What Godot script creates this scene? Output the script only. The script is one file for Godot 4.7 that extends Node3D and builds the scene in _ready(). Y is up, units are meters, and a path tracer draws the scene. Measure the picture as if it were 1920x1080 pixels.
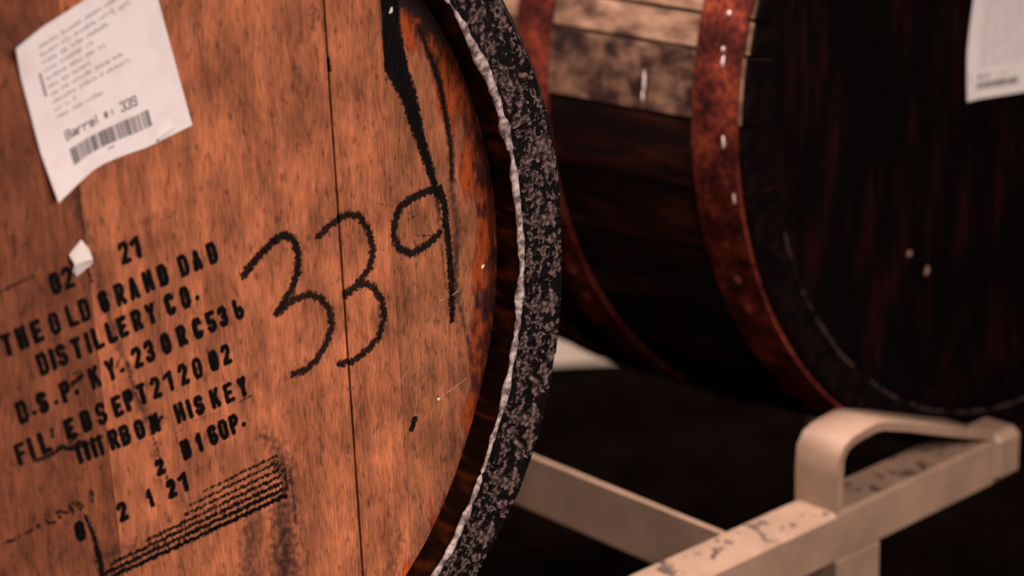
extends Node3D
# Two whiskey barrels lying on a painted steel rack in a dim warehouse.

const H := 1.0                                   # camera height, metres
const TH := 0.7050                               # turn of the first barrel and of the rack
const TH2 := 0.6075                              # turn of the second barrel
const C1 := Vector3(-0.17646, H - 0.26514, -0.77090)   # centre of the end plane of barrel 1
const C2 := Vector3(0.40877, H - 0.27044, -1.37205)
const MM := 0.001
const LAMP := Color(1.0, 0.915, 0.885)

var names := {}
var rng := RandomNumberGenerator.new()
var off := Vector3.ZERO

# ------------------------------------------------------------------ helpers
func numbered(called: String) -> String:
	var k: int = names.get(called, 0)
	names[called] = k + 1
	return called if k == 0 else "%s_%03d" % [called, k]

func tag(o: Node3D, label: String, category: String, group := "") -> void:
	o.set_meta("label", label)
	o.set_meta("category", category)
	if group != "":
		o.set_meta("group", group)

func thing(called: String, label: String, category: String, at: Vector3, turn := 0.0, group := "") -> Node3D:
	var o := Node3D.new()
	o.name = numbered(called)
	add_child(o)
	o.position = at
	o.rotation.y = turn
	tag(o, label, category, group)
	return o

func new_st() -> SurfaceTool:
	var st := SurfaceTool.new()
	st.begin(Mesh.PRIMITIVE_TRIANGLES)
	return st

func part(called: String, sts: Array, mats: Array, parent: Node) -> MeshInstance3D:
	var mesh := ArrayMesh.new()
	for i in sts.size():
		sts[i].index()
		sts[i].generate_tangents()
		sts[i].commit(mesh)
		mesh.surface_set_material(mesh.get_surface_count() - 1, mats[i])
	var o := MeshInstance3D.new()
	o.name = called
	o.mesh = mesh
	parent.add_child(o, true)
	return o

func struct(called: String, st: SurfaceTool, m: Material) -> MeshInstance3D:
	var o := part(called, [st], [m], self)
	o.set_meta("kind", "structure")
	return o

# one quad a-b-c-d facing "out"; normals may be given per corner
func quad(st: SurfaceTool, p: Array, uv: Array, out: Vector3, ns: Array = []) -> void:
	var g: Vector3 = (p[1] - p[0]).cross(p[2] - p[0]) + (p[2] - p[0]).cross(p[3] - p[0])
	var order := [0, 1, 2, 0, 2, 3] if g.dot(out) < 0.0 else [0, 2, 1, 0, 3, 2]
	var flat := g.normalized() if g.dot(out) > 0.0 else -g.normalized()
	for i in order:
		st.set_normal(ns[i] if ns.size() else flat)
		st.set_uv(uv[i])
		st.add_vertex(p[i] - off)

func tri(st: SurfaceTool, p: Array, uv: Array, out: Vector3) -> void:
	var g: Vector3 = (p[1] - p[0]).cross(p[2] - p[0])
	var order := [0, 1, 2] if g.dot(out) < 0.0 else [0, 2, 1]
	var flat := g.normalized() if g.dot(out) > 0.0 else -g.normalized()
	for i in order:
		st.set_normal(flat)
		st.set_uv(uv[i])
		st.add_vertex(p[i] - off)

# box with chamfered edges between corners a and b; UVs in metres along the longest axis
func box(st: SurfaceTool, a: Vector3, b: Vector3, c := 0.002, top: SurfaceTool = null) -> void:
	var lo := Vector3(minf(a.x, b.x), minf(a.y, b.y), minf(a.z, b.z))
	var hi := Vector3(maxf(a.x, b.x), maxf(a.y, b.y), maxf(a.z, b.z))
	var mid := (lo + hi) / 2.0
	var hs := (hi - lo) / 2.0
	c = minf(c, minf(hs.x, minf(hs.y, hs.z)) * 0.6)
	for ax in 3:
		var u := (ax + 1) % 3
		var w := (ax + 2) % 3
		for s in [-1.0, 1.0]:
			var pts := []
			var uvs := []
			for k in [[-1, -1], [1, -1], [1, 1], [-1, 1]]:
				var q := Vector3.ZERO
				q[ax] = hs[ax] * s
				q[u] = (hs[u] - c) * k[0]
				q[w] = (hs[w] - c) * k[1]
				pts.append(mid + q)
				uvs.append(box_uv(mid + q, ax))
			var out := Vector3.ZERO
			out[ax] = s
			quad(top if top and ax == 1 and s > 0.0 else st, pts, uvs, out)
		for s in [-1.0, 1.0]:      # edge bevels that run along axis ax
			for r in [-1.0, 1.0]:
				var pts := []
				var uvs := []
				for k in [[-1, 0], [1, 0], [1, 1], [-1, 1]]:
					var q := Vector3.ZERO
					q[ax] = (hs[ax] - c) * k[0]
					q[u] = (hs[u] - (c if k[1] == 0 else 0.0)) * s
					q[w] = (hs[w] - (0.0 if k[1] == 0 else c)) * r
					pts.append(mid + q)
					uvs.append(box_uv(mid + q, u))
				var out := Vector3.ZERO
				out[u] = s
				out[w] = r
				quad(st, pts, uvs, out)
	for sx in [-1.0, 1.0]:
		for sy in [-1.0, 1.0]:
			for sz in [-1.0, 1.0]:
				var s := Vector3(sx, sy, sz)
				var t := []
				for ax in 3:
					var q := hs - Vector3(c, c, c)
					q[ax] = hs[ax]
					t.append(mid + q * s)
				tri(st, t, [Vector2.ZERO, Vector2(0.01, 0), Vector2(0, 0.01)], s)

func box_uv(p: Vector3, ax: int) -> Vector2:
	if ax == 0:
		return Vector2(p.z, p.y)
	if ax == 1:
		return Vector2(p.x, p.z)
	return Vector2(p.x, p.y)

func noise(seed_: int, freq: float, oct := 4, type := FastNoiseLite.TYPE_SIMPLEX_SMOOTH) -> FastNoiseLite:
	var n := FastNoiseLite.new()
	n.seed = seed_
	n.noise_type = type
	n.frequency = freq
	n.fractal_octaves = oct
	n.fractal_type = FastNoiseLite.FRACTAL_FBM if oct > 1 else FastNoiseLite.FRACTAL_NONE
	return n

# grey noise as an image; sx and sy stretch it along an axis
func nimg(w: int, h: int, seed_: int, freq: float, oct := 4, sx := 1, sy := 1, type := FastNoiseLite.TYPE_SIMPLEX_SMOOTH) -> Image:
	var im := noise(seed_, freq, oct, type).get_image(maxi(8, w / sx), maxi(8, h / sy))
	im.convert(Image.FORMAT_L8)
	if sx > 1 or sy > 1:
		im.resize(w, h, Image.INTERPOLATE_CUBIC)
	return im

func tex(im: Image) -> ImageTexture:
	im.generate_mipmaps()
	return ImageTexture.create_from_image(im)

func mat(c: Color, rough := 0.8, metal := 0.0) -> StandardMaterial3D:
	var m := StandardMaterial3D.new()
	m.albedo_color = c
	m.roughness = rough
	m.metallic = metal
	return m

# ------------------------------------------------------------------ painting on the first head
# coordinates are millimetres from the head's centre, x to the right, y up
const HW := 2048
const HS := 490.0
var ink := PackedByteArray()
var stain := PackedByteArray()
var wear := PackedByteArray()

func stroke(to_ink: bool, pts: Array, w0: float, w1: float, soft: float, val: float, rough: float) -> void:
	var size := HW if to_ink else HW / 2
	var k := size / HS
	var steps := pts.size() - 1
	for i in steps:
		var a := Vector2((pts[i].x / HS + 0.5) * size, (0.5 - pts[i].y / HS) * size)
		var b := Vector2((pts[i + 1].x / HS + 0.5) * size, (0.5 - pts[i + 1].y / HS) * size)
		var wa := lerpf(w0, w1, float(i) / steps) * k
		var wb := lerpf(w0, w1, float(i + 1) / steps) * k
		var sf := maxf(soft * k, 0.6)
		var m := maxf(wa, wb) + sf + rough * k + 1.0
		var x0 := maxi(0, int(minf(a.x, b.x) - m))
		var x1 := mini(size - 1, int(maxf(a.x, b.x) + m))
		var y0 := maxi(0, int(minf(a.y, b.y) - m))
		var y1 := mini(size - 1, int(maxf(a.y, b.y) + m))
		var d := b - a
		var dd := maxf(d.length_squared(), 0.0001)
		var rk := rough * k / 100.0
		for y in range(y0, y1 + 1):
			var row := y * size
			for x in range(x0, x1 + 1):
				var px := x - a.x
				var py := y - a.y
				var t := clampf((px * d.x + py * d.y) / dd, 0.0, 1.0)
				var ex := px - d.x * t
				var ey := py - d.y * t
				var wn := wear[((y & 1023) << 10) + (x & 1023)] - 128
				var q := (wa + (wb - wa) * t - sqrt(ex * ex + ey * ey) + wn * rk) / sf
				if q > 0.0:
					var v := int(val * minf(q, 1.0))
					if to_ink:
						if v > ink[row + x]:
							ink[row + x] = v
					elif v > stain[row + x]:
						stain[row + x] = v

const GLYPHS := {
	"A": "002640 1232", "B": "000636454433 0333424130 0030", "C": "4536160501103041", "D": "00063645413000", "E": "46060040 0333",
	"F": "000646 0333", "G": "45361605011030414323", "H": "0006 4046 0343", "I": "0006", "K": "0006 4602 2440", "L": "060040",
	"N": "00064046", "O": "103041453616050110", "P": "00063645443303", "R": "00063645443303 2340", "S": "453616050413334241301001",
	"T": "0646 2620", "Y": "0623 462320", "0": "103041453616050110", "1": "2026 1426", "2": "05163645440040",
	"3": "05163645443323 334241301001", "5": "460603334241301001", "6": "45361605011030414233 0333", "7": "054630", "9": "0110304145361605041343", "8": "103041453616050110 0343",
	"b": "0601103041423312", ".": "0101", "a": "04344340 4212011041", "r": "0004 033444", "e": "02424334140301103041", "l": "1610", ":": "2122 2324"}

func glyph(ch: String, at: Vector2, turn: float, w: float, h: float, sw: float, val := 235.0) -> void:
	var spec: String = GLYPHS[ch]
	for run in spec.split(" ", false):
		if run.length() < 4:
			continue
		var pts := []
		for i in range(0, run.length() - 1, 2):
			var gx := int(run[i]) / 4.0
			var gy := int(run[i + 1]) / 6.0
			pts.append(at + Vector2(sw + gx * (w - 2.0 * sw), sw + gy * (h - 2.0 * sw)).rotated(turn))
		stroke(true, pts, sw, sw, 0.5, val, 0.24)

func line(text: String, at: Vector2, deg: float, xs: Array, h := 10.8, val := 238.0) -> void:
	var turn := deg_to_rad(deg)
	for i in text.length():
		var p := at + Vector2(xs[i], 0).rotated(turn)
		glyph(text[i], p, deg_to_rad(9.8 + rng.randf_range(-1.5, 1.5)), 5.9, h + 0.8 + rng.randf_range(-0.3, 0.3), 1.48 + rng.randf_range(-0.1, 0.2), minf(255.0, val + 14.0))

func v2s(flat: Array) -> Array:
	var r := []
	for i in range(0, flat.size(), 2):
		r.append(Vector2(flat[i], flat[i + 1]))
	return r

func paint_head() -> Image:
	ink.resize(HW * HW)
	ink.fill(0)
	stain.resize(HW * HW / 4)
	stain.fill(0)
	wear = nimg(1024, 1024, 77, 0.09, 3).get_data()
	# stencilled lines
	line("02", Vector2(-24, 29.7), 9.1, [0, 6.6], 10.4)
	line("27", Vector2(11.8, 36.0), 9.1, [0, 6.4], 10.6)
	stroke(true, v2s([-6.2, 43, -3.8, 32]), 0.9, 0.7, 0.7, 220, 0.4)
	line("THEOLDGRANDDAD", Vector2(-47.6, 7.4), 9.9, [-2.6, 5.0, 12.4, 21.4, 30.5, 37.1, 47.2, 55.7, 63.0, 71.3, 79.1, 90.9, 98.2, 107.1])
	line("DISTILLERYCO.", Vector2(-34.3, -6.1), 10.1, [0, 6.3, 9.8, 17.4, 24.9, 28.7, 35.9, 41.9, 49.7, 57.4, 68.1, 76.5, 84.1])
	line("D.S.P.KY.230RC53b", Vector2(-47, -25.9), 10.1, [0, 6.8, 10.3, 18.2, 22.4, 28.8, 37.6, 46.2, 53.2, 60.6, 67.4, 76.6, 85.7, 94.6, 102.5, 109.3, 118.6])
	stroke(true, v2s([-19.5, -13.2, -14.5, -10.8]), 1.4, 1.7, 0.8, 235, 0.6)
	stroke(true, v2s([-18.2, -8.6, -13.5, -8.0]), 0.8, 0.5, 0.8, 150, 0.6)
	stroke(true, v2s([3.6, -11.0, 6.4, -6.6]), 1.0, 0.7, 0.8, 130, 0.8)
	line("FIL", Vector2(-49.0, -45.2), 9.2, [-1, 5.5, 10.9], 11.2, 225)
	stroke(true, v2s([-32.2, -31.8, -31.8, -35.2]), 1.0, 1.2, 0.8, 230, 0.5)
	line("EDSEPT272002", Vector2(-49.3, -44.1), 9.2, [24.6, 33.1, 41.0, 49.8, 56.3, 63.4, 70.9, 78.3, 86.7, 94.4, 103.8, 111.2])
	stroke(true, v2s([-42.1, -44.3, -34, -44.0, -29, -41.6, -24, -43.8, -20, -42.2, -16, -43.5]), 1.4, 2.0, 1.2, 232, 0.8)
	stroke(true, v2s([-24, -40.5, -19, -38.5]), 1.2, 1.0, 1.0, 215, 0.8)
	line("IIII", Vector2(-19.4, -53.2), 5.2, [-1.2, 2.7, 6.4, 10.0], 10.5)
	stroke(true, v2s([-21.5, -44.2, -15.0, -43.8, -8.5, -42.6]), 1.5, 1.3, 1.0, 235, 0.7)
	line("RBONHISKEY", Vector2(-19.4, -53.2), 5.2, [15.5, 21.7, 29.6, 37.6, 51.9, 58.8, 62.6, 71.8, 79.8, 88.0], 10.4)
	stroke(true, v2s([20.5, -46.5, 24.0, -42.0]), 1.8, 1.8, 1.0, 235, 0.8)
	stroke(true, v2s([41.0, -48.6, 56.8, -48.2]), 0.35, 0.35, 0.6, 130, 0.4)
	stroke(true, v2s([68.0, -46.3, 74.6, -44.9]), 0.6, 0.6, 0.6, 225, 0.4)
	stroke(true, v2s([74.2, -38.4, 74.4, -38.8]), 0.7, 0.7, 0.6, 220, 0.4)
	stroke(true, v2s([30.8, -52.2, 34.8, -51.0]), 0.5, 0.4, 0.8, 120, 0.6)
	line("D160P.", Vector2(33.5, -67.9), 10.2, [0, 8.0, 15.8, 22.0, 28.6, 35.0], 10.5)
	line("2127", Vector2(-3.6, -88.5), 7.0, [0, 15.8, 27.2, 34.2], 10.2)
	line("2", Vector2(18.4, -71.6), 9, [0], 8.4)
	line("8", Vector2(-26.2, -91.2), 9, [0], 10.4)
	for b in [[-61.2, -79.0, -56.7, -78.4], [-54.4, -78.4, -54.0, -78.0], [-51.6, -77.6, -47.5, -76.9], [-44.6, -75.5, -43.8, -76.8], [-40.4, -72.2, -39.4, -76.2], [-39.4, -76.5, -36.3, -76.6],
			[-34.9, -70.9, -33.4, -75.4], [-33.6, -71.8, -29.0, -74.6], [-28.0, -70.9, -26.4, -74.9], [-26.0, -70.4, -22.6, -74.6], [-24.0, -70.0, -21.4, -73.6], [-16.0, -67.5, -16.1, -73.0]]:
		stroke(true, v2s(b), 0.95, 1.05, 0.8, 215, 0.8)
	# brushed number 339
	var bw := 2.5
	stroke(true, v2s([76.4, 17.3, 85.1, 24.5, 93.6, 29.6, 98.5, 31.6, 102.0, 31.8, 106.3, 29.0, 108.7, 21.3, 107.2, 11.4, 102.9, 3.3, 93.1, -6.9]), bw * 1.1, bw, 1.1, 225, 1.0)
	stroke(true, v2s([93.1, -6.9, 103.6, -1.6, 113.1, -1.4, 120.2, -5.0, 125.0, -12.6, 125.6, -21.1, 121.9, -28.7, 115.0, -36.5, 107.5, -40.3, 100.3, -40.6]), bw, bw, 1.2, 205, 1.1)
	stroke(true, v2s([121.7, 27.2, 129.3, 31.9, 139.3, 34.8, 146.6, 32.8, 152.1, 24.4, 154.5, 13.4, 151.9, 4.4, 145.2, -1.5, 135.5, -6.6]), bw, bw, 1.2, 210, 1.1)
	stroke(true, v2s([135.5, -6.6, 145.1, -3.0, 152.5, -6.3, 158.0, -15.2, 158.7, -24.9, 154.9, -34.0, 147.2, -39.5, 136.9, -43.4, 128.2, -42.6]), bw * 1.1, bw * 0.9, 1.2, 210, 1.2)
	stroke(true, v2s([194.4, 37.0, 182.4, 35.2, 173.1, 31.6, 169.3, 25.0, 168.2, 17.8, 171.5, 9.7, 179.1, 5.3, 189.8, 8.0, 198.2, 12.6]), bw * 1.1, bw, 1.1, 215, 1.0)
	stroke(true, v2s([194.4, 37.0, 199.7, 36.0, 202.4, 27.9, 203.0, 16.0, 204.1, 2.5, 204.6, -13.9, 204.6, -25.0, 203.9, -37.2]), bw * 1.2, bw * 0.9, 1.0, 228, 1.0)
	for b in [[159.4, 36.5, 170.5, 32.2], [182.5, 14.5, 194.8, 12.1], [33.9, 53.2, 39.5, 54.0], [-51.0, 37.4, -31.2, 41.6], [178, 24, 186, 26]]:
		stroke(true, v2s(b), 0.6, 0.5, 0.8, 150, 0.7)
	stroke(true, v2s([-49, 37.6, -33, 41.2]), 1.0, 0.8, 0.9, 190, 0.5)
	stroke(true, v2s([-39.2, 61.5, -38.9, 52]), 1.1, 1.1, 2.0, 200, 0.5)
	# black spill at the upper right and its greyer neighbour
	stroke(true, v2s([174.5, 150.0, 174.4, 122.0, 177.0, 103.0]), 5.6, 7.0, 1.2, 255, 0.8)
	stroke(true, v2s([170.6, 150.0, 170.2, 122.0, 170.4, 104.0]), 2.2, 2.2, 0.8, 255, 0.4)
	stroke(true, v2s([177.0, 103.0, 182.4, 90.0, 186.8, 72.8]), 7.0, 4.8, 1.6, 255, 1.0)
	stroke(true, v2s([170.8, 104.0, 176.0, 92.0]), 2.4, 1.6, 1.4, 250, 0.9)
	stroke(true, v2s([186.5, 72.8, 191.0, 58.0, 195.2, 44.6, 198.0, 33.0]), 4.2, 2.6, 1.6, 250, 1.0)
	stroke(true, v2s([198.0, 33.0, 199.5, 20.0]), 1.6, 0.6, 1.6, 230, 1.0)
	stroke(true, v2s([191.0, 124.0, 198.6, 106.0, 203.5, 92.0]), 1.8, 3.2, 2.4, 238, 0.9)
	stroke(true, v2s([203.5, 92.0, 206.5, 74.0, 208.8, 57.0, 208.6, 40.0]), 3.2, 2.2, 2.6, 230, 0.9)
	stroke(false, v2s([180, 144, 194, 134, 208, 117]), 11.0, 8.0, 4.0, 238, 3.0)
	stroke(false, v2s([197.0, 33.0, 198.0, 14.0, 201.0, -20.0]), 2.2, 1.2, 3.0, 170, 1.0)
	stroke(false, v2s([190.2, 122.5, 198.1, 105.3, 203.5, 91.3, 206.5, 73.3, 208.5, 56.9]), 1.4, 2.6, 3.0, 205, 1.2)
	stroke(false, v2s([208.5, 56.9, 208.0, 41.2, 208.0, 30.4, 210.4, 15.6, 209.4, 1.0]), 2.8, 3.2, 4.0, 205, 1.5)
	stroke(false, v2s([209.4, 1.0, 206.9, -16.0, 208.9, -27.6, 212.4, -44.5, 217.9, -68.8, 220.6, -81.1, 223.0, -94.6]), 3.0, 1.2, 3.0, 205, 1.2)
	# long drip under the paper label, and the one at the lower left
	stroke(false, v2s([-6.8, 79.9, -6.0, 64.9, -3.5, 51.9, -1.2, 34.0, 1.9, 17.6]), 3.6, 3.0, 6.0, 190, 2.0)
	stroke(false, v2s([1.9, 17.6, 5.5, 1.1, 9.5, -13.1, 11.3, -26.9, 15.6, -40]), 3.0, 3.6, 6.0, 175, 2.0)
	stroke(true, v2s([9.5, -10.0, 10.5, -20.0, 14, -34, 18.5, -50, 21.0, -62.0, 24.0, -76.0]), 0.5, 1.0, 1.6, 205, 1.2)
	stroke(true, v2s([-20.5, -78.6, -17.6, -90.0, -15.8, -104, -14.8, -125.2]), 1.2, 2.2, 0.9, 238, 0.8)
	# combed black lines with a smear at their right end
	for i in 7:
		var f := i / 6.0
		var right := Vector2(lerpf(86.0, 90.0, f), lerpf(-80.6, -103.6, f))
		var lx: float = [42.5, 35.0, 31.0, 9.0, -10.0, -15.0, -12.0][i]
		var ang := lerpf(0.135, 0.1, f)
		var left := right + Vector2(lx - right.x, (lx - right.x) * ang)
		var mid := (left + right) / 2.0
		stroke(true, [left, mid, right], 0.8 + 0.75 * f, 1.0 + 0.7 * f, 0.9, 225 + 28 * f, 0.9)
	stroke(true, v2s([84, -84, 90, -90, 91, -99]), 3.0, 3.6, 4.5, 235, 2.0)
	stroke(false, v2s([-18, -103, -8, -101, 2, -101]), 4.0, 3.0, 5.0, 150, 2.0)
	stroke(false, v2s([78, -66, 86, -74, 90, -88]), 4.0, 8.0, 11.0, 190, 4.0)
	stroke(false, v2s([128, 140, 127, 132]), 4.0, 2.0, 6.0, 170, 3.0)
	stroke(false, v2s([116, 112, 117, 104]), 3.5, 3.0, 6.0, 110, 3.0)
	stroke(false, v2s([112, 126, 124, 124]), 1.0, 1.5, 4.0, 90, 2.0)
	stroke(false, v2s([94, -90, 94.5, -120]), 2.4, 2.2, 3.0, 210, 1.0)
	stroke(false, v2s([88, -108, 86, -135, 84, -175]), 9.0, 13.0, 12.0, 205, 5.0)
	stroke(false, v2s([68, -112, 64, -135, 62, -165]), 8.0, 9.0, 10.0, 125, 5.0)
	stroke(false, v2s([152, -168, 160, -150]), 5.0, 4.0, 8.0, 135, 4.0)
	stroke(false, v2s([30, -82, 34, -95]), 8.0, 8.0, 10.0, 70, 4.0)
	stroke(false, v2s([-34, -84, -36, -98]), 4.0, 2.0, 6.0, 110, 3.0)
	stroke(false, v2s([-60, 150, -30, 150, -14, 110, -12, 70]), 9.0, 4.0, 12.0, 110, 4.0)
	stroke(false, v2s([-20, 140, -22, 100]), 3.0, 2.0, 4.0, 190, 1.0)
	stroke(true, v2s([-54, 158, -48, 150, -56, 138, -64, 130]), 1.6, 1.3, 1.6, 215, 1.0)
	# knots, dark specks and scratches
	stroke(true, v2s([175.0, -86.4, 172.4, -91.4]), 2.3, 2.0, 0.8, 225, 0.3)
	stroke(true, v2s([172.4, -91.4, 169.0, -93.0]), 0.8, 0.3, 0.8, 150, 0.3)
	stroke(true, v2s([134.9, 114.5, 134.7, 109]), 1.3, 1.5, 1.2, 250, 0.4)
	rng.seed = 5
	for i in 130:
		var p := Vector2(rng.randf_range(-70, 230), rng.randf_range(-180, 160))
		var l := rng.randf_range(0.4, 4.5)
		stroke(false, [p, p + Vector2(rng.randf_range(-0.5, 0.5), -l)], rng.randf_range(0.2, 0.8), 0.2, 1.0, rng.randf_range(50, 150), 0.6)
	for i in 30:
		var p := Vector2(rng.randf_range(166, 226), rng.randf_range(-150, 40))
		stroke(false, [p, p + Vector2(rng.randf_range(-2, 2), -rng.randf_range(8, 34))], 0.5, 0.3, 1.2, rng.randf_range(60, 140), 0.8)
	for i in 46:
		var p := Vector2(rng.randf_range(168, 224), rng.randf_range(-140, 110))
		var l := rng.randf_range(14, 60)
		var b := rng.randf_range(-3.0, 3.0)
		stroke(false, [p, p + Vector2(b * 0.6, -l * 0.5), p + Vector2(b, -l)], rng.randf_range(0.2, 0.5), 0.15, 0.8, rng.randf_range(90, 185), 0.5)
	for i in 14:
		var p := Vector2(rng.randf_range(168, 186), rng.randf_range(-100, -50))
		stroke(false, [p, p + Vector2(rng.randf_range(-1, 1), -rng.randf_range(10, 30))], 0.8, 0.4, 2.0, rng.randf_range(80, 150), 0.8)
	# wood grain under all of it
	var g1 := nimg(HW, HW, 11, 0.16, 4, 1, 8).get_data()
	var g2 := nimg(HW, HW, 12, 0.030, 3, 1, 12).get_data()
	var g3 := nimg(HW, HW, 13, 0.030, 5, 4, 6).get_data()
	var g4 := nimg(HW, HW, 14, 0.10, 3, 2, 5).get_data()
	var out := PackedByteArray()
	out.resize(HW * HW * 3)
	var seams := [-150.0, -5.0, 134.4, 167.4]
	var tint := [0.76, 0.76, 1.03, 1.04, 0.92, 0.92]
	var green := [0.97, 0.97, 1.0, 1.0, 1.03, 1.03]
	var lutv := PackedFloat32Array()
	lutv.resize(HW)
	var lutg := PackedFloat32Array()
	lutg.resize(HW)
	for x in HW:
		var t := (x / float(HW) - 0.5) * HS
		var k := 0
		for s in seams:
			if t > s:
				k += 1
		lutv[x] = tint[k]
		lutg[x] = green[k]
	var inv := HS / HW
	for y in HW:
		var u := (0.5 - y / float(HW)) * HS
		var row := y * HW
		var hrow := (y >> 1) * (HW >> 1)
		for x in HW:
			var i := row + x
			var v := lutv[x] * (1.0 + (g1[i] - 128) * 0.0015 + (g2[i] - 128) * 0.0012 + (g3[i] - 128) * 0.0017)
			if g4[i] < 84:
				v *= 1.0 - (84 - g4[i]) * 0.005
			var r := 156.0 * v
			var g := 94.0 * v * lutg[x]
			var b := 64.0 * v * lutg[x]
			var t := (x - 1024) * inv
			var rr := t * t + u * u
			if rr > 36000.0:
				var rad := sqrt(rr) + (g2[i] - 128) * 0.06 + (g3[i] - 128) * 0.06
				if u < -60.0:
					rad -= (-60.0 - u) * 0.17
				if u > 80.0:
					rad += (u - 80.0) * 0.03
				var o := clampf((rad - 220.0) / 5.0, 0.0, 1.0) * 0.92
				r = lerpf(r, 116.0 * v, o)
				g = lerpf(g, 52.0 * v, o)
				b = lerpf(b, 23.0 * v, o)
				if o > 0.0:
					v *= 1.0 + o * clampf((g3[i] - 122) * 0.012 + (g4[i] - 128) * 0.004, -0.55, 0.25)
					g = lerpf(g, 52.0 * v, o)
					r = lerpf(r, 116.0 * v, o)
				o = clampf((rad - 231.0) / 5.0, 0.0, 1.0) * 0.8
				r = lerpf(r, 44.0 * v, o)
				g = lerpf(g, 16.0 * v, o)
				b = lerpf(b, 8.0 * v, o)
			var s := stain[hrow + (x >> 1)]
			if s > 0:
				var f := s / 255.0
				r = lerpf(r, 38.0, f)
				g = lerpf(g, 26.0, f)
				b = lerpf(b, 26.0, f)
			s = ink[i]
			if s > 0:
				var f := s / 255.0 * (1.0 - maxf(0.0, (g1[i] - 158) * 0.003))
				r = lerpf(r, 5.0, f)
				g = lerpf(g, 3.0, f)
				b = lerpf(b, 3.0, f)
			i *= 3
			out[i] = clampi(int(r), 0, 255)
			out[i + 1] = clampi(int(g), 0, 255)
			out[i + 2] = clampi(int(b), 0, 255)
	return Image.create_from_data(HW, HW, false, Image.FORMAT_RGB8, out)

# small colour image from stretched noises: a blend of dark, mid and light
func wood_image(w: int, h: int, seed_: int, sx: int, sy: int, dark: Color, mid: Color, light: Color, contrast := 1.0) -> Image:
	var a := nimg(w, h, seed_, 0.09, 4, sx, sy).get_data()
	var b := nimg(w, h, seed_ + 1, 0.02, 4, maxi(1, sx / 2), maxi(1, sy / 2)).get_data()
	var out := PackedByteArray()
	out.resize(w * h * 3)
	for i in w * h:
		var v := ((a[i] - 128) * 0.5 + (b[i] - 128) * 0.7) / 128.0 * contrast
		var c := mid.lerp(light, minf(v * 1.6, 1.0)) if v > 0.0 else mid.lerp(dark, minf(-v * 1.6, 1.0))
		out[i * 3] = int(c.r * 255.0)
		out[i * 3 + 1] = int(c.g * 255.0)
		out[i * 3 + 2] = int(c.b * 255.0)
	return Image.create_from_data(w, h, false, Image.FORMAT_RGB8, out)

# cracked black tar over grey end grain: colour and height
func tar_images() -> Array:
	var w := 1024
	var h := 160
	var warp := nimg(w, h, 31, 0.012, 3).get_data()
	var fine := nimg(w, h, 32, 0.055, 3, 1, 1).get_data()
	var blot := nimg(w, h, 33, 0.028, 5).get_data()
	var worm := nimg(w, h, 34, 0.05, 2, 1, 4).get_data()
	var col := PackedByteArray()
	col.resize(w * h * 3)
	var hei := PackedByteArray()
	hei.resize(w * h)
	for y in h:
		var v := y / float(h)        # 0 at the inner edge of the rim
		for x in w:
			var i := y * w + x
			var c := (blot[i] - 128) * 1.0 + (fine[i] - 128) * 0.5 + (warp[i] - 128) * 0.8
			var bias := 14.0 - 150.0 * maxf(0.0, 0.22 - v) / 0.22 - 90.0 * maxf(0.0, v - 0.86) / 0.14
			var f := clampf((c + bias) / 18.0, 0.0, 1.0)
			var rows := clampf((absf(worm[i] - 128.0 + (fine[i] - 128) * 0.3) - 5.0) / 9.0, 0.0, 1.0)
			var inner := clampf((0.66 - v) / 0.2, 0.0, 1.0)
			f = maxf(f, clampf((c + bias + 26.0) / 22.0, 0.0, 1.0) * inner * 0.75) * lerpf(1.0, rows, 0.25 + 0.65 * inner)
			var n := 1.0 + (fine[i] - 128) * 0.008
			col[i * 3] = clampi(int(lerpf(9.0, 74.0 * n, f)), 0, 255)
			col[i * 3 + 1] = clampi(int(lerpf(6.0, 60.0 * n, f)), 0, 255)
			col[i * 3 + 2] = clampi(int(lerpf(6.0, 57.0 * n, f)), 0, 255)
			hei[i] = clampi(int(90.0 + f * 90.0 + (fine[i] - 128) * 0.5), 0, 255)
	return [Image.create_from_data(w, h, false, Image.FORMAT_RGB8, col), Image.create_from_data(w, h, false, Image.FORMAT_L8, hei)]

# ------------------------------------------------------------------ barrel
func pw(list: Array, a: float) -> float:           # piecewise linear through [angle, value] pairs
	if a <= list[0][0] or a >= list[-1][0]:
		return 0.0
	for i in list.size() - 1:
		if a <= list[i + 1][0]:
			return lerpf(list[i][1], list[i + 1][1], (a - list[i][0]) / (list[i + 1][0] - list[i][0]))
	return 0.0

const RIM_OUT := [[-60, 0.0], [-42, -1.0], [-37, -1.0], [-32, 2.4], [-20, 2.6], [-12, 0.4], [0, -0.3], [11, 1.2], [19, 0.3], [26, -1.2], [32, -2.2], [60, 0.0]]
const RIM_IN := [[-60, 0.0], [-42, 1.0], [-36, 0.0], [-28, -1.4], [-20, -1.8], [-10, -0.8], [0, -0.2], [10, 0.5], [24, 0.7], [35, 0.3], [60, 0.0]]

func fix(list: Array, deg: float, use: bool) -> float:
	if not use:
		return 0.0
	var a := fposmod(deg + 180.0, 360.0) - 180.0
	return pw(list, a) * MM

const LEN := 0.89
const REC := 0.018

func belly(x: float, r: float, bulge: float) -> float:
	var q := (x - LEN / 2.0) / (LEN / 2.0)
	return r + bulge * (1.0 - q * q)

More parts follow.
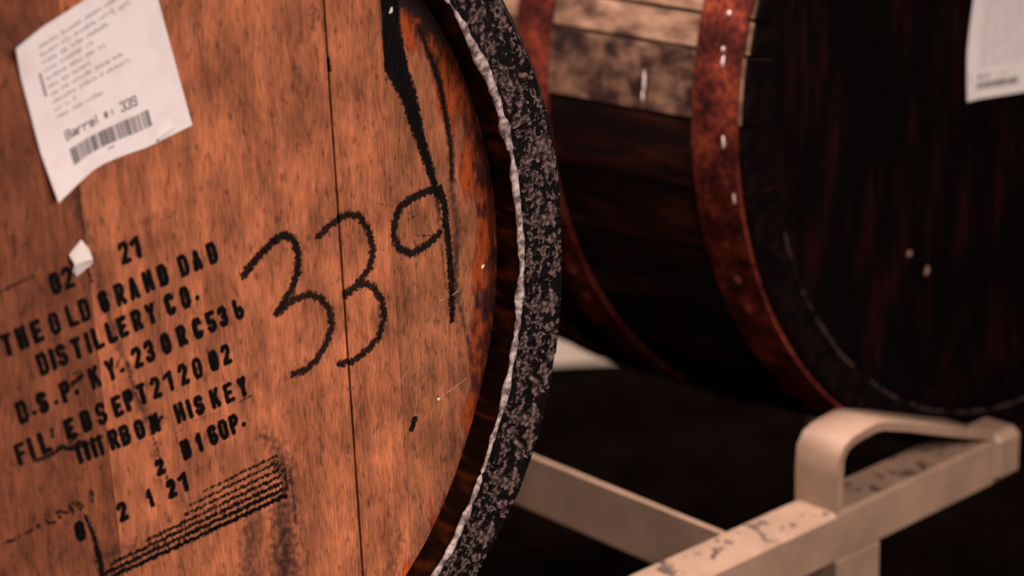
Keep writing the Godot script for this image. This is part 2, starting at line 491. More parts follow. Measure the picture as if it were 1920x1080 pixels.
# face-plane coordinates: x right, y up, z out of the head; the end plane is z = 0
func make_barrel(called: String, label: String, at: Vector3, turn: float, r: float, ri: float, bulge: float, cuts: Array, m: Dictionary, irregular: bool) -> Node3D:
	off = Vector3(0, -(r + bulge), -LEN / 2.0)
	var basis_ := Basis(Vector3.UP, turn)
	var o := thing(called, label, "barrel", at + basis_ * off, turn, "barrels lying on the rack")
	for k in cuts.size():
		var a0: float = cuts[k]
		var a1: float = cuts[(k + 1) % cuts.size()]
		if a1 < a0:
			a1 += 360.0
		var gap := 0.03 if irregular else 0.24
		stave(o, a0 + gap, a1 - gap, r, ri, bulge, m, irregular)
	# the heads, each of planks
	for s in 2:
		var head := Node3D.new()
		head.name = "head"
		o.add_child(head, true)
		head_planks(head, ri, m.seams, m.head if s == 0 else m.back_head, s == 1)
	# hoops: head, quarter and bilge hoop on either side
	for hp in [[0.005, 0.046], [0.196, 0.236], [0.300, 0.345]]:
		for s in 2:
			var x0: float = hp[0] if s == 0 else LEN - hp[1]
			var x1: float = hp[1] if s == 0 else LEN - hp[0]
			hoop(o, x0, x1, r, bulge, m, irregular and s == 0)
	return o

func stave(o: Node3D, d0: float, d1: float, r: float, ri: float, bulge: float, m: Dictionary, irregular: bool) -> void:
	var body := new_st()
	var end := new_st()
	var wall := new_st()
	var lift := rng.randf_range(-0.5, 0.5) * (MM if irregular else 2.4 * MM)
	var dz := rng.randf_range(-0.7, 0.7) * MM
	var uo := rng.randf() * 7.0
	var na := 3
	var thick := r - ri
	var xs := [0.0, 0.05, 0.13, 0.23, 0.34, 0.445, 0.55, 0.66, 0.76, 0.84, LEN]
	var angs := []
	for j in na + 1:
		angs.append(lerpf(d0, d1, j / float(na)))
	var pos := func(x: float, deg: float, rr: float) -> Vector3:
		var a := deg_to_rad(deg)
		return Vector3(cos(a) * rr, sin(a) * rr, -x)
	var outer := func(x: float, deg: float) -> float:
		var c := fix(RIM_OUT, deg, irregular) * maxf(0.0, 1.0 - x / 0.12)
		return belly(x, r, bulge) + lift + c
	for i in xs.size() - 1:
		for j in na:
			var p := []
			var ns := []
			var uv := []
			for c in [[i, j], [i + 1, j], [i + 1, j + 1], [i, j + 1]]:
				var x: float = xs[c[0]]
				var dg: float = angs[c[1]]
				var rr: float = outer.call(x, dg)
				var q: Vector3 = pos.call(x if x > 0.0 else -dz + 0.0015, dg, rr if x > 0.0 else rr)
				p.append(q)
				var slope := -2.0 * bulge * (x - LEN / 2.0) / pow(LEN / 2.0, 2.0)
				var a := deg_to_rad(dg)
				ns.append(Vector3(cos(a), sin(a), slope).normalized())
				uv.append(Vector2(x / 0.9 + uo, (dg - d0) / 360.0 * TAU * 0.32 / 0.3 + uo * 0.37))
			quad(body, p, uv, ns[0], ns)
		# the two sides of the stave, seen in the joints
		for s in 2:
			var dg: float = angs[0] if s == 0 else angs[na]
			var a := deg_to_rad(dg)
			var out := Vector3(sin(a), -cos(a), 0) * (1.0 if s == 0 else -1.0)
			var p := []
			var uv := []
			for c in [[0, 0], [1, 0], [1, 1], [0, 1]]:
				var x: float = xs[i + c[0]]
				var rr: float = outer.call(x, dg) - (thick if c[1] == 1 else 0.0)
				p.append(pos.call(x if x > 0.0 else -dz + 0.0015, dg, rr))
				uv.append(Vector2(x / 0.9 + uo, c[1] * 0.1))
			quad(body, p, uv, out)
		# the inside of the stave
		var p2 := []
		var uv2 := []
		for c in [[0, 0], [1, 0], [1, 1], [0, 1]]:
			var x: float = xs[i + c[0]]
			var dg: float = angs[0] if c[1] == 0 else angs[na]
			p2.append(pos.call(maxf(x, REC), dg, outer.call(x, dg) - thick))
			uv2.append(Vector2(x, c[1] * 0.1))
		quad(body, p2, uv2, -Vector3(cos(deg_to_rad(angs[1])), sin(deg_to_rad(angs[1])), 0))
	# end face, its outer chamfer, and the wall inside the chime
	for s in 2:
		var zx := -dz if s == 0 else LEN
		var out := Vector3(0, 0, 1.0 if s == 0 else -1.0)
		var sgn := 1.0 if s == 0 else -1.0
		for j in na:
			var rows := []
			for c in [j, j + 1]:
				var dg: float = angs[c]
				var ro: float = outer.call(0.0, dg)
				var rn: float = ri + fix(RIM_IN, dg, irregular)
				var u := deg_to_rad(dg) * 0.26 / 0.24 + uo
				rows.append([pos.call(zx + 0.0015 * sgn, dg, ro), pos.call(zx, dg, ro - 0.0015), pos.call(zx, dg, rn), pos.call(zx + 0.026 * sgn, dg, rn), u])
			var A: Array = rows[0]
			var B: Array = rows[1]
			quad(end, [A[0], B[0], B[1], A[1]], [Vector2(A[4], 1), Vector2(B[4], 1), Vector2(B[4], 0.94), Vector2(A[4], 0.94)], out)
			quad(end, [A[1], B[1], B[2], A[2]], [Vector2(A[4], 0.94), Vector2(B[4], 0.94), Vector2(B[4], 0.0), Vector2(A[4], 0.0)], out)
			var inward := -Vector3(cos(deg_to_rad(angs[j])), sin(deg_to_rad(angs[j])), 0)
			quad(wall, [A[2], B[2], B[3], A[3]], [Vector2(A[4], 0), Vector2(B[4], 0), Vector2(B[4], 0.2), Vector2(A[4], 0.2)], inward)
	var mid_angle := fposmod((d0 + d1) / 2.0, 360.0)
	var dim: bool = m.has("low_dark") and mid_angle > 179.0 and mid_angle < 330.0  # staves round the lower side take the darker red-brown wood
	part("stave", [body, end, wall], [m.low_dark if dim else (m.brown if m.has("brown") and mid_angle > 169.0 and mid_angle < 179.0 else m.stave), m.end, m.wall], o)

func head_planks(head: Node3D, ri: float, seams: Array, material: Material, back: bool) -> void:
	var circle := PackedVector2Array()
	for i in 180:
		var a := TAU * i / 180.0
		var rr := ri + fix(RIM_IN, i * 2.0, not back and ri < 0.25) - 0.0002
		circle.append(Vector2(cos(a), sin(a)) * rr)
	var edges := [-0.30]
	for s in seams:
		edges.append(s[0])
	edges.append(0.30)
	for k in edges.size() - 1:
		var g0: float = 0.0 if k == 0 else seams[k - 1][1]
		var g1: float = 0.0 if k == edges.size() - 2 else seams[k][1]
		var x0: float = edges[k] + g0
		var x1: float = edges[k + 1] - g1
		var shape := PackedVector2Array([Vector2(x0, -0.3), Vector2(x1, -0.3), Vector2(x1, 0.3), Vector2(x0, 0.3)])
		var cut := Geometry2D.intersect_polygons(circle, shape)
		if cut.is_empty():
			continue
		var poly: PackedVector2Array = cut[0]
		var st := new_st()
		var dz := rng.randf_range(-0.35, 0.0) * MM
		var front := -REC + dz
		var rear := front - 0.020
		if back:
			front = -LEN + REC
			rear = front + 0.020
		var idx := Geometry2D.triangulate_polygon(poly)
		for z in [front, rear]:
			for i in range(0, idx.size(), 3):
				var p := []
				var uv := []
				for j in 3:
					var q: Vector2 = poly[idx[i + j]]
					p.append(Vector3(q.x, q.y, z))
					uv.append(Vector2(q.x / 0.49 + 0.5, 0.5 - q.y / 0.49))
				tri(st, p, uv, Vector3(0, 0, (front - rear) if z == front else (rear - front)))
		for i in poly.size():
			var a: Vector2 = poly[i]
			var b: Vector2 = poly[(i + 1) % poly.size()]
			var e := (b - a).orthogonal()
			var mid := (a + b) / 2.0
			var out := Vector3(e.x, e.y, 0)
			if e.dot(mid - Vector2((maxf(x0, -0.2) + minf(x1, 0.2)) / 2.0, 0)) < 0.0:
				out = -out
			var u0 := Vector2(a.x / 0.49 + 0.5, 0.5 - a.y / 0.49)
			var u1 := Vector2(b.x / 0.49 + 0.5, 0.5 - b.y / 0.49)
			quad(st, [Vector3(a.x, a.y, front), Vector3(b.x, b.y, front), Vector3(b.x, b.y, rear), Vector3(a.x, a.y, rear)], [u0, u1, u1, u0], out)
		part("head_plank", [st], [material], head)

func hoop(o: Node3D, x0: float, x1: float, r: float, bulge: float, m: Dictionary, irregular: bool) -> void:
	var st := new_st()
	var n := 96
	var th := 0.0024
	for i in n:
		var rows := []
		for c in [i, i + 1]:
			var dg: float = 360.0 * c / n
			var a := deg_to_rad(dg)
			var d := Vector3(cos(a), sin(a), 0)
			var f0 := fix(RIM_OUT, dg, irregular) * maxf(0.0, 1.0 - x0 / 0.12)
			var f1 := fix(RIM_OUT, dg, irregular) * maxf(0.0, 1.0 - x1 / 0.12)
			var ra := belly(x0, r, bulge) + 0.0004 + f0
			var rb := belly(x1, r, bulge) + 0.0004 + f1
			rows.append([d * ra + Vector3(0, 0, -x0), d * (ra + th - 0.0006) + Vector3(0, 0, -x0), d * (ra + th) + Vector3(0, 0, -x0 - 0.0008),
				d * (rb + th) + Vector3(0, 0, -x1 + 0.0008), d * (rb + th - 0.0006) + Vector3(0, 0, -x1), d * rb + Vector3(0, 0, -x1), d, a * 0.3 / 0.35])
		var A: Array = rows[0]
		var B: Array = rows[1]
		var dirs := [Vector3(0, 0, 1), A[6] + Vector3(0, 0, 1), A[6], A[6] + Vector3(0, 0, -1), Vector3(0, 0, -1)]
		for j in 5:
			var va := 0.0 if j < 3 else (x1 - x0) / 0.35
			var vb := 0.0 if j < 2 else (x1 - x0) / 0.35
			var ns := [A[6], B[6], B[6], A[6]] if j == 2 else []
			quad(st, [A[j], B[j], B[j + 1], A[j + 1]], [Vector2(A[7], va), Vector2(B[7], va), Vector2(B[7], vb), Vector2(A[7], vb)], dirs[j], ns)
	var h := part("hoop", [st], [m.hoop], o)
	# lap rivets
	var at := rng.randf_range(200, 340)
	for k in 2:
		var rv := new_st()
		var xm := (x0 + x1) / 2.0
		var a := deg_to_rad(at + k * 5.0)
		var d := Vector3(cos(a), sin(a), 0)
		dome(rv, d * (belly(xm, r, bulge) + th) + Vector3(0, 0, -xm), d, 0.005, 0.0025)
		part("rivet", [rv], [m.hoop], h)

# low round blob standing on a surface
func dome(st: SurfaceTool, at: Vector3, up: Vector3, r: float, h: float, stretch := Vector3.ZERO) -> void:
	var x := up.cross(Vector3(0.31, 0.9, 0.2)).normalized()
	if stretch != Vector3.ZERO:
		x = (stretch - up * stretch.dot(up)).normalized()
	var y := up.cross(x).normalized()
	var k := 1.0 if stretch == Vector3.ZERO else stretch.length()
	var n := 10
	for j in 3:
		for i in n:
			var p := []
			var ns := []
			for c in [[i, j], [i + 1, j], [i + 1, j + 1], [i, j + 1]]:
				var a: float = TAU * c[0] / n
				var b: float = PI / 2.0 * c[1] / 3.0
				var wob := 1.0 + 0.18 * sin(3.0 * a + at.x * 900.0)
				p.append(at + (x * cos(a) * k + y * sin(a)) * cos(b) * r * wob + up * sin(b) * h)
				ns.append(((x * cos(a) / k + y * sin(a)) * cos(b) + up * sin(b)).normalized())
			quad(st, p, [Vector2.ZERO, Vector2(0.1, 0), Vector2(0.1, 0.1), Vector2(0, 0.1)], ns[0], ns)

# lumpy bead of pale wax along the inner edge of the rim
func wax_bead(o: Node3D, ri: float, m: Material, irregular: bool, size: float, gap: float, from := 0.0, to := 360.0) -> void:
	var st := new_st()
	var nz := noise(91, 0.30, 4)
	var nw := noise(92, 0.12, 3)
	var n := 900
	var k := 8
	var rings := []
	for i in n + 1:
		var dg := 360.0 * (i % n) / n
		var a := deg_to_rad(dg)
		var c := Vector2(cos(a), sin(a)) * 40.0
		var v := nz.get_noise_2dv(c) * 0.9 + nw.get_noise_2dv(c) * 0.8
		var w := size * clampf(0.9 + v * 0.9, 0.6, 1.7)
		if v < gap:
			w = size * 0.10
		var rad := ri + fix(RIM_IN, dg, irregular) + 0.0010 + nw.get_noise_2dv(c * 1.7 + Vector2(9, 9)) * 0.0012
		var d := Vector3(cos(a), sin(a), 0)
		var ring := []
		for j in k:
			var b := TAU * j / k
			var bump := 1.0 + 0.12 * nz.get_noise_2d(c.x * 2.0 + j * 7.0, c.y * 2.0)
			ring.append([d * (rad + cos(b) * w * bump) + Vector3(0, 0, 0.0003 + sin(b) * w * 0.40 * bump), d * cos(b) + Vector3(0, 0, sin(b))])
		rings.append([ring, a])
	for i in n:
		if 360.0 * i / n < from or 360.0 * i / n > to:
			continue
		for j in k:
			var j2 := (j + 1) % k
			var q := [rings[i][0][j], rings[i + 1][0][j], rings[i + 1][0][j2], rings[i][0][j2]]
			var u0: float = rings[i][1] * 0.24 / 0.1
			var u1: float = u0 + TAU / n * 2.4
			quad(st, [q[0][0], q[1][0], q[2][0], q[3][0]], [Vector2(u0, j / 16.0), Vector2(u1, j / 16.0), Vector2(u1, (j + 1) / 16.0), Vector2(u0, (j + 1) / 16.0)], q[0][1], [q[0][1], q[1][1], q[2][1], q[3][1]])
	var w := part("wax_seal", [st], [m], o)
	w.set_meta("label", "lumpy pale wax line round the inner edge of the rim")

# ------------------------------------------------------------------ paper labels
func bar(im: Image, x: float, y: float, w: float, h: float, c: Color) -> void:
	im.fill_rect(Rect2i(int(x), int(y), maxi(1, int(w)), maxi(1, int(h))), c)

func word(im: Image, x: float, y: float, s: float, text: String, c: Color, th := 1) -> float:
	for ch in text:
		if ch == " ":
			x += s * 0.7
			continue
		var key: String = ch
		if GLYPHS.has(key):
			for run in GLYPHS[key].split(" ", false):
				for i in range(0, run.length() - 3, 2):
					var a := Vector2(x + int(run[i]) / 4.0 * s * 0.55, y - int(run[i + 1]) / 6.0 * s)
					var b := Vector2(x + int(run[i + 2]) / 4.0 * s * 0.55, y - int(run[i + 3]) / 6.0 * s)
					var n := int(a.distance_to(b)) + 1
					for q in n + 1:
						var p := a.lerp(b, q / float(n))
						bar(im, p.x, p.y, th, th, c)
		else:
			for q in [[0.1, 0.25], [0.1, 0.55]]:
				bar(im, x, y - q[1] * s, s * 0.5, th, c)
			for q in [0.12, 0.34]:
				bar(im, x + q * s, y - 0.75 * s, th, s * 0.75, c)
		x += s * 0.78
	return x

# rows of print too small to be read: broken grey dashes
func print_row(im: Image, x: float, y: float, words: Array, h: float, c: Color) -> void:
	for wd in words:
		var n: int = wd
		for i in n:
			var hh := h * rng.randf_range(0.55, 1.0)
			bar(im, x, y - hh, 2, hh, c)
			bar(im, x + 2, y - hh * rng.randf_range(0.2, 0.9), h * 0.32, 2, c)
			if rng.randf() < 0.6:
				bar(im, x + h * 0.34, y - hh * 0.7, 2, hh * 0.7, c)
			x += h * 0.62
		x += h * 0.7

func barcode(im: Image, x: float, y: float, w: float, h: float) -> void:
	var c := Color8(26, 20, 22)
	var e := x + w
	while x < e:
		var k := rng.randi_range(2, 7)
		bar(im, x, y, k, h, c)
		x += k + rng.randi_range(2, 6)

func label_image_one() -> Image:
	rng.seed = 71
	var im := Image.create(640, 600, false, Image.FORMAT_RGB8)
	im.fill(Color8(236, 228, 226))
	var c := Color8(66, 58, 74)
	var rows := [[8, 8, 7, 9], [7, 4, 9, 6], [6, 3, 5, 9], [5, 9, 3], [8, 5, 4, 3], [4, 3, 7], [3, 3, 8, 6, 4], [9, 7, 2, 9], [3, 2, 1], [5, 4, 7]]
	for i in rows.size():
		print_row(im, 96, 66 + i * 31, rows[i], 19, c)
	print_row(im, 440, 104, [1, 5], 19, c)
	bar(im, 72, 150, 9, 92, Color8(100, 92, 104))
	var k := Color8(52, 44, 50)
	var x := word(im, 110, 436, 34, "Barrel", k, 5)
	word(im, x + 14, 436, 34, "#: 339", k, 5)
	barcode(im, 110, 472, 360, 62)
	print_row(im, 260, 556, [4], 14, c)
	var g := nimg(640, 600, 41, 0.006, 4).get_data()
	var d := im.get_data()
	for i in g.size():
		var f := 1.0 - maxf(0.0, (128 - g[i])) * 0.0002
		for j in 3:
			d[i * 3 + j] = int(d[i * 3 + j] * (f if j == 0 else f * f))
	return Image.create_from_data(640, 600, false, Image.FORMAT_RGB8, d)

func label_image_two() -> Image:
	rng.seed = 72
	var im := Image.create(640, 720, false, Image.FORMAT_RGB8)
	im.fill(Color8(234, 226, 222))
	var c := Color8(120, 112, 116)
	for i in 16:
		print_row(im, 110, 70 + i * 30, [7, 6, 8, 9] if i % 2 == 0 else [5, 9, 4, 8, 3], 22, c)
	bar(im, 168, 60, 6, 480, Color8(196, 184, 180))
	word(im, 112, 592, 26, "Barrel", Color8(60, 52, 56), 4)
	print_row(im, 300, 592, [1, 4], 24, Color8(60, 52, 56))
	barcode(im, 104, 616, 400, 44)
	bar(im, 30, 560, 9, 60, Color8(170, 148, 130))
	return im

# sheet on a head: corners in face coordinates (m), lifted a little at its edges
func paper(called: String, label: String, at: Vector3, turn: float, c: Array, z: float, curl: Callable, im: Image) -> Node3D:
	var basis_ := Basis(Vector3.UP, turn)
	var base: Vector2 = (c[2] + c[3]) / 2.0
	off = Vector3(base.x, base.y, z)
	var o := thing(called, label, "label", at + basis_ * off, turn)
	var m := mat(Color.WHITE, 0.75)
	m.albedo_texture = tex(im)
	var st := new_st()
	var n := 14
	var grid := func(i: int, j: int) -> Vector3:
		var u := i / float(n)
		var v := j / float(n)
		var top: Vector2 = c[0].lerp(c[1], u)
		var bot: Vector2 = c[3].lerp(c[2], u)
		var q := top.lerp(bot, v)
		var r: Array = curl.call(u, v)
		return Vector3(q.x + r[1].x, q.y + r[1].y, z + r[0])
	for i in n:
		for j in n:
			var uv := []
			for k in [[0, 0], [1, 0], [1, 1], [0, 1]]:
				uv.append(Vector2((i + k[0]) / float(n), (j + k[1]) / float(n)))
			var p := [grid.call(i, j), grid.call(i + 1, j), grid.call(i + 1, j + 1), grid.call(i, j + 1)]
			quad(st, p, uv, Vector3(0, 0, 1))
			var b := []
			for q in p:
				b.append(q - Vector3(0, 0, 0.00025))
			quad(st, b, uv, Vector3(0, 0, -1))
	part("sheet", [st], [m], o)
	return o

func staple(o: Node3D, at: Vector2, z: float, deg: float, m: Material, w := 0.010) -> void:
	var st := new_st()
	var d := Vector3(cos(deg_to_rad(deg)), sin(deg_to_rad(deg)), 0)
	var c := Vector3(at.x, at.y, z + 0.0005)
	var s := d.cross(Vector3(0, 0, 1)) * 0.0006
	for k in 6:
		var a := c + d * w * (k / 6.0 - 0.5)
		var b := c + d * w * ((k + 1) / 6.0 - 0.5)
		var za := Vector3(0, 0, 0.0007 * sin(PI * k / 6.0))
		var zb := Vector3(0, 0, 0.0007 * sin(PI * (k + 1) / 6.0))
		quad(st, [a + s + za, b + s + zb, b - s + zb, a - s + za], [Vector2.ZERO, Vector2.RIGHT, Vector2.ONE, Vector2.DOWN], Vector3(0, 0, 1))
		quad(st, [a + s + za, b + s + zb, b + s - Vector3(0, 0, 0.0004), a + s - Vector3(0, 0, 0.0004)], [Vector2.ZERO, Vector2.RIGHT, Vector2.ONE, Vector2.DOWN], s)
		quad(st, [a - s + za, b - s + zb, b - s - Vector3(0, 0, 0.0004), a - s - Vector3(0, 0, 0.0004)], [Vector2.ZERO, Vector2.RIGHT, Vector2.ONE, Vector2.DOWN], -s)
	var p := part("staple", [st], [m], o)
	p.set_meta("label", "small shiny metal staple")

# ------------------------------------------------------------------ rack
func rack_image(scuffed: bool) -> Image:        # tan paint; the tile is 0.5 m by 0.125 m
	var w := 1024
	var h := 256
	var a := nimg(w, h, 51, 0.008, 4).get_data()
	var b := nimg(w, h, 52, 0.05, 4).get_data()
	var s := nimg(w, h, 53, 0.022, 5, 1, 1).get_data()
	var out := PackedByteArray()
	out.resize(w * h * 3)
	for i in w * h:
		var v := 1.0 + (a[i] - 128) * 0.0007 + (b[i] - 128) * 0.0003
		var r := 150.0 * v
		var g := 124.0 * v
		var bl := 104.0 * v
		var f := clampf((b[i] - 186) / 24.0, 0.0, 1.0) * 0.3
		r = lerpf(r, 130.0, f)
		g = lerpf(g, 82.0, f)
		bl = lerpf(bl, 56.0, f)
		if scuffed:
			f = clampf((s[i] + b[i] * 0.4 - 222) / 24.0, 0.0, 1.0) * 0.6
			r = lerpf(r, 44.0, f)
			g = lerpf(g, 36.0, f)
			bl = lerpf(bl, 36.0, f)
		out[i * 3] = clampi(int(r), 0, 255)
		out[i * 3 + 1] = clampi(int(g), 0, 255)
		out[i * 3 + 2] = clampi(int(bl), 0, 255)
	return Image.create_from_data(w, h, false, Image.FORMAT_RGB8, out)

func _ready() -> void:
	rng.seed = 1
	# ---------- camera
	var cam := Camera3D.new()
	cam.name = "camera"
	cam.fov = rad_to_deg(2.0 * atan(540.0 / 3358.8))
	cam.near = 0.05
	cam.far = 50.0
	cam.transform = Transform3D(Basis(Vector3.RIGHT, -0.3021) * Basis(Vector3.BACK, -0.0390), Vector3(0, H, 0))
	var lens := CameraAttributesPhysical.new()
	lens.frustum_focal_length = 75.0
	lens.frustum_focus_distance = 0.95
	lens.exposure_aperture = 6.4
	lens.frustum_near = 0.05
	lens.frustum_far = 50.0
	cam.attributes = lens
	add_child(cam)
	cam.fov = rad_to_deg(2.0 * atan(540.0 / 3358.8))
	cam.current = true
	# ---------- surroundings and exposure
	var we := WorldEnvironment.new()
	we.name = "environment"
	var env := Environment.new()
	env.background_mode = Environment.BG_COLOR
	env.background_color = Color.BLACK
	env.ambient_light_source = Environment.AMBIENT_SOURCE_DISABLED
	env.tonemap_mode = Environment.TONE_MAPPER_LINEAR
	env.tonemap_exposure = 1.0
	env.sdfgi_enabled = true
	env.ssao_enabled = true
	env.ssil_enabled = true
	we.environment = env
	add_child(we)
	# ---------- lamps: a strip over the gap, plus an added front panel and back-wall strip
	var along := Basis(Vector3.UP, TH)
	strip_lamp("added square light panel, out of view, giving soft frontal light on the barrel heads", C1 + along * Vector3(0.20, 0.52, 1.02), TH, Vector2(1.1, 0.5), 3.9, LAMP)  # added unseen source that brightens the heads and rail fronts
	strip_lamp("narrow white strip lamp hanging over the gap between the barrels", C1 + along * Vector3(0.31, 1.45, -0.28), TH, Vector2(0.30, 0.12), 6.0, LAMP)
	strip_lamp("added white strip lamp, out of view, brightening the back wall", Vector3(0.25, 1.35, -2.40), 0.0, Vector2(1.2, 0.14), 9.0, LAMP)  # added unseen source for the pale wall below the farther barrel
	# ---------- room
	var plaster := mat(Color8(206, 190, 172), 0.9)
	plaster.albedo_texture = tex(wood_image(256, 256, 61, 1, 1, Color8(190, 190, 190), Color8(225, 225, 225), Color8(245, 245, 245), 0.6))
	plaster.uv1_triplanar = true
	var dark := mat(Color8(58, 44, 38), 0.9)
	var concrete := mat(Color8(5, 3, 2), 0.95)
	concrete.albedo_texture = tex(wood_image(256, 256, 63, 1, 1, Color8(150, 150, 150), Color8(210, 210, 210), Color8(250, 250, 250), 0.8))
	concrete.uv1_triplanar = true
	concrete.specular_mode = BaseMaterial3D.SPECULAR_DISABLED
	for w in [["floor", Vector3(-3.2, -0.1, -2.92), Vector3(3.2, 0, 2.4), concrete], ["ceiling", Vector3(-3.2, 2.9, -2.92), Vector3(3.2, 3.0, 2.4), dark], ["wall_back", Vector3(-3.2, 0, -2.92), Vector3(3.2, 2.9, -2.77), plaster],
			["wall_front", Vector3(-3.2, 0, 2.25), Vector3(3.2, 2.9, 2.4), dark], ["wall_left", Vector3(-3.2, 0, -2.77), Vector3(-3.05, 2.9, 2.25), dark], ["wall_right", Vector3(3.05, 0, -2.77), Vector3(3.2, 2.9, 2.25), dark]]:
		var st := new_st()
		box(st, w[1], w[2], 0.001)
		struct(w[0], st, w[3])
	# ---------- first barrel
	var fine := tex(nimg(1024, 1024, 21, 0.2, 4, 1, 10))
	var head1 := mat(Color.WHITE, 0.62)
	head1.albedo_texture = tex(paint_head())
	head1.heightmap_enabled = true
	head1.heightmap_texture = fine
	head1.heightmap_scale = 0.03
	head1.metallic_specular = 0.22
	var tar := tar_images()
	var end1 := mat(Color.WHITE, 0.6)
	end1.albedo_texture = tex(tar[0])
	end1.heightmap_enabled = true
	end1.heightmap_texture = tex(tar[1])
	end1.heightmap_scale = 0.09
	end1.metallic_specular = 0.25
	var wall1 := mat(Color.WHITE, 0.5)
	wall1.albedo_texture = tex(wood_image(512, 64, 23, 2, 1, Color8(10, 4, 3), Color8(26, 11, 6), Color8(84, 36, 15), 1.0))
	wall1.metallic_specular = 0.25
	var oak := mat(Color.WHITE, 0.75)
	oak.albedo_texture = tex(wood_image(1024, 256, 25, 12, 1, Color8(70, 44, 34), Color8(140, 92, 66), Color8(170, 120, 90)))
	var steel := mat(Color8(24, 20, 19), 0.55, 0.4)
	var backhead := mat(Color.WHITE, 0.75)
	backhead.albedo_texture = tex(wood_image(256, 512, 26, 1, 10, Color8(66, 40, 30), Color8(128, 84, 60), Color8(160, 112, 82)))
	rng.seed = 3
	var cuts := [-23.8, -14.4, -5.2]
	var a := 4.5
	while a < 326.0:
		cuts.append(a)
		a += rng.randf_range(8.6, 12.6)
	var set1 := {"stave": oak, "end": end1, "wall": wall1, "head": head1, "back_head": backhead, "hoop": steel, "seams": [[-0.150, 0.0002], [-0.005, 0.00018], [0.1344, 0.0007], [0.1674, 0.00016]]}
	var b1 := make_barrel("whiskey_barrel", "nearest barrel, its light oak head stencilled in black and brushed with 339", C1, TH, 0.27, 0.2381, 0.045, cuts, set1, true)
	var wax := mat(Color.WHITE, 0.55)
	wax.albedo_texture = tex(wood_image(512, 64, 27, 2, 1, Color8(90, 76, 72), Color8(168, 150, 145), Color8(216, 200, 192), 1.2))
	wax_bead(b1, 0.2381, wax, true, 0.0025, -0.62)
	var scrape := mat(Color8(172, 132, 108), 0.8)
	var fleck := mat(Color8(226, 214, 206), 0.5)
	for f in [[174.6, 133.1, 1.1, 1.8, 58], [226.7, -12.4, 0.9, 1.8, 50], [191.6, -79.5, 0.9, 1.4, 30], [202.4, -76.0, 0.26, 44.0, 18], [197.0, -24.4, 0.30, 8.0, 8], [207.0, -22.6, 0.30, 10.0, 20]]:
		var st := new_st()
		var dir := deg_to_rad(f[4])
		dome(st, Vector3(f[0] * MM, f[1] * MM, -REC), Vector3(0, 0, 1), f[2] * MM, minf(0.0006, f[2] * MM), Vector3(cos(dir), sin(dir), 0) * f[3])
		part("scratch" if f[3] > 5.0 else "wax_fleck", [st], [scrape if f[3] > 5.0 else fleck], b1)
	# ---------- second barrel
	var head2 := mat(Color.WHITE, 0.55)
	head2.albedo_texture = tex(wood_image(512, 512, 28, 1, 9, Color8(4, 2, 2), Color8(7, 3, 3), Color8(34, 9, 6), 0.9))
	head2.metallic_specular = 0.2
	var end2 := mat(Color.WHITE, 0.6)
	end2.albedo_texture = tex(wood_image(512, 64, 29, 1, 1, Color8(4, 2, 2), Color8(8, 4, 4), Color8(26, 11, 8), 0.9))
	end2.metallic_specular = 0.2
	var grey := mat(Color.WHITE, 0.75)
	grey.albedo_texture = tex(wood_image(1024, 256, 30, 4, 1, Color8(66, 46, 38), Color8(138, 107, 86), Color8(184, 150, 124), 1.1))
	var brown := mat(Color.WHITE, 0.75)
	brown.metallic_specular = 0.3
	brown.albedo_texture = tex(wood_image(1024, 256, 37, 3, 1, Color8(44, 28, 24), Color8(102, 76, 62), Color8(150, 116, 92), 1.2))
	var wet := mat(Color.WHITE, 0.65)  # darker red-brown wood for the lower staves
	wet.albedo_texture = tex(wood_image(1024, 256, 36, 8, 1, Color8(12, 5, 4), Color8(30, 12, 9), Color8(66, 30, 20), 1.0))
	var rust := mat(Color.WHITE, 0.6, 0.1)
	rust.albedo_texture = tex(wood_image(512, 512, 35, 1, 1, Color8(46, 16, 14), Color8(94, 37, 30), Color8(158, 74, 48), 1.0))
	rust.metallic_specular = 0.3
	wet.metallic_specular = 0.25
	grey.metallic_specular = 0.3
	var cuts2 := [165.2, 169.9, 179.2]
	a = 189.0
	while a < 516.0:
		cuts2.append(a)
		a += rng.randf_range(8.6, 12.6)
	cuts2.sort()
	var set2 := {"stave": grey, "low_dark": wet, "brown": brown, "end": end2, "wall": end2, "head": head2, "back_head": backhead, "hoop": rust, "seams": [[-0.15, 0.0003], [-0.07, 0.0003], [0.04, 0.0003], [0.14, 0.0003]]}
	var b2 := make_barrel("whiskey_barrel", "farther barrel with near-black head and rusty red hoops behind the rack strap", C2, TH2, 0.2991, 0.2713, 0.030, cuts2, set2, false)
	wax_bead(b2, 0.2713, mat(Color8(46, 29, 26), 0.7), false, 0.0014, -0.2, 196.0, 276.0)
	for f in [[164.8, 0.021, 1.7, 1.2], [169.4, 0.021, 1.2, 1.6], [171.0, 0.020, 1.4, 2.8], [181.5, 0.016, 1.1, 4.5], [189.0, 0.010, 0.8, 5.0]]:
		var st := new_st()
		var q := deg_to_rad(f[0])
		var d := Vector3(cos(q), sin(q), 0)
		dome(st, d * (belly(f[1], 0.2991, 0.030) + 0.0026) + Vector3(0, 0, -f[1]), d, f[2] * MM, 0.0012, Vector3(-sin(q), cos(q), 0) * f[3])
		part("wax_fleck", [st], [fleck], b2)
	for f in [[175.5, 0.094, 2.0, 5.0], [177.4, 0.095, 1.8, 3.0]]:
		var st := new_st()
		var q := deg_to_rad(f[0])
		var d := Vector3(cos(q), sin(q), 0)
		dome(st, d * belly(f[1], 0.2991, 0.030) + Vector3(0, 0, -f[1]), d, f[2] * MM, 0.0012, Vector3(-sin(q), cos(q), 0) * f[3])
		part("wax_drip", [st], [fleck], b2)
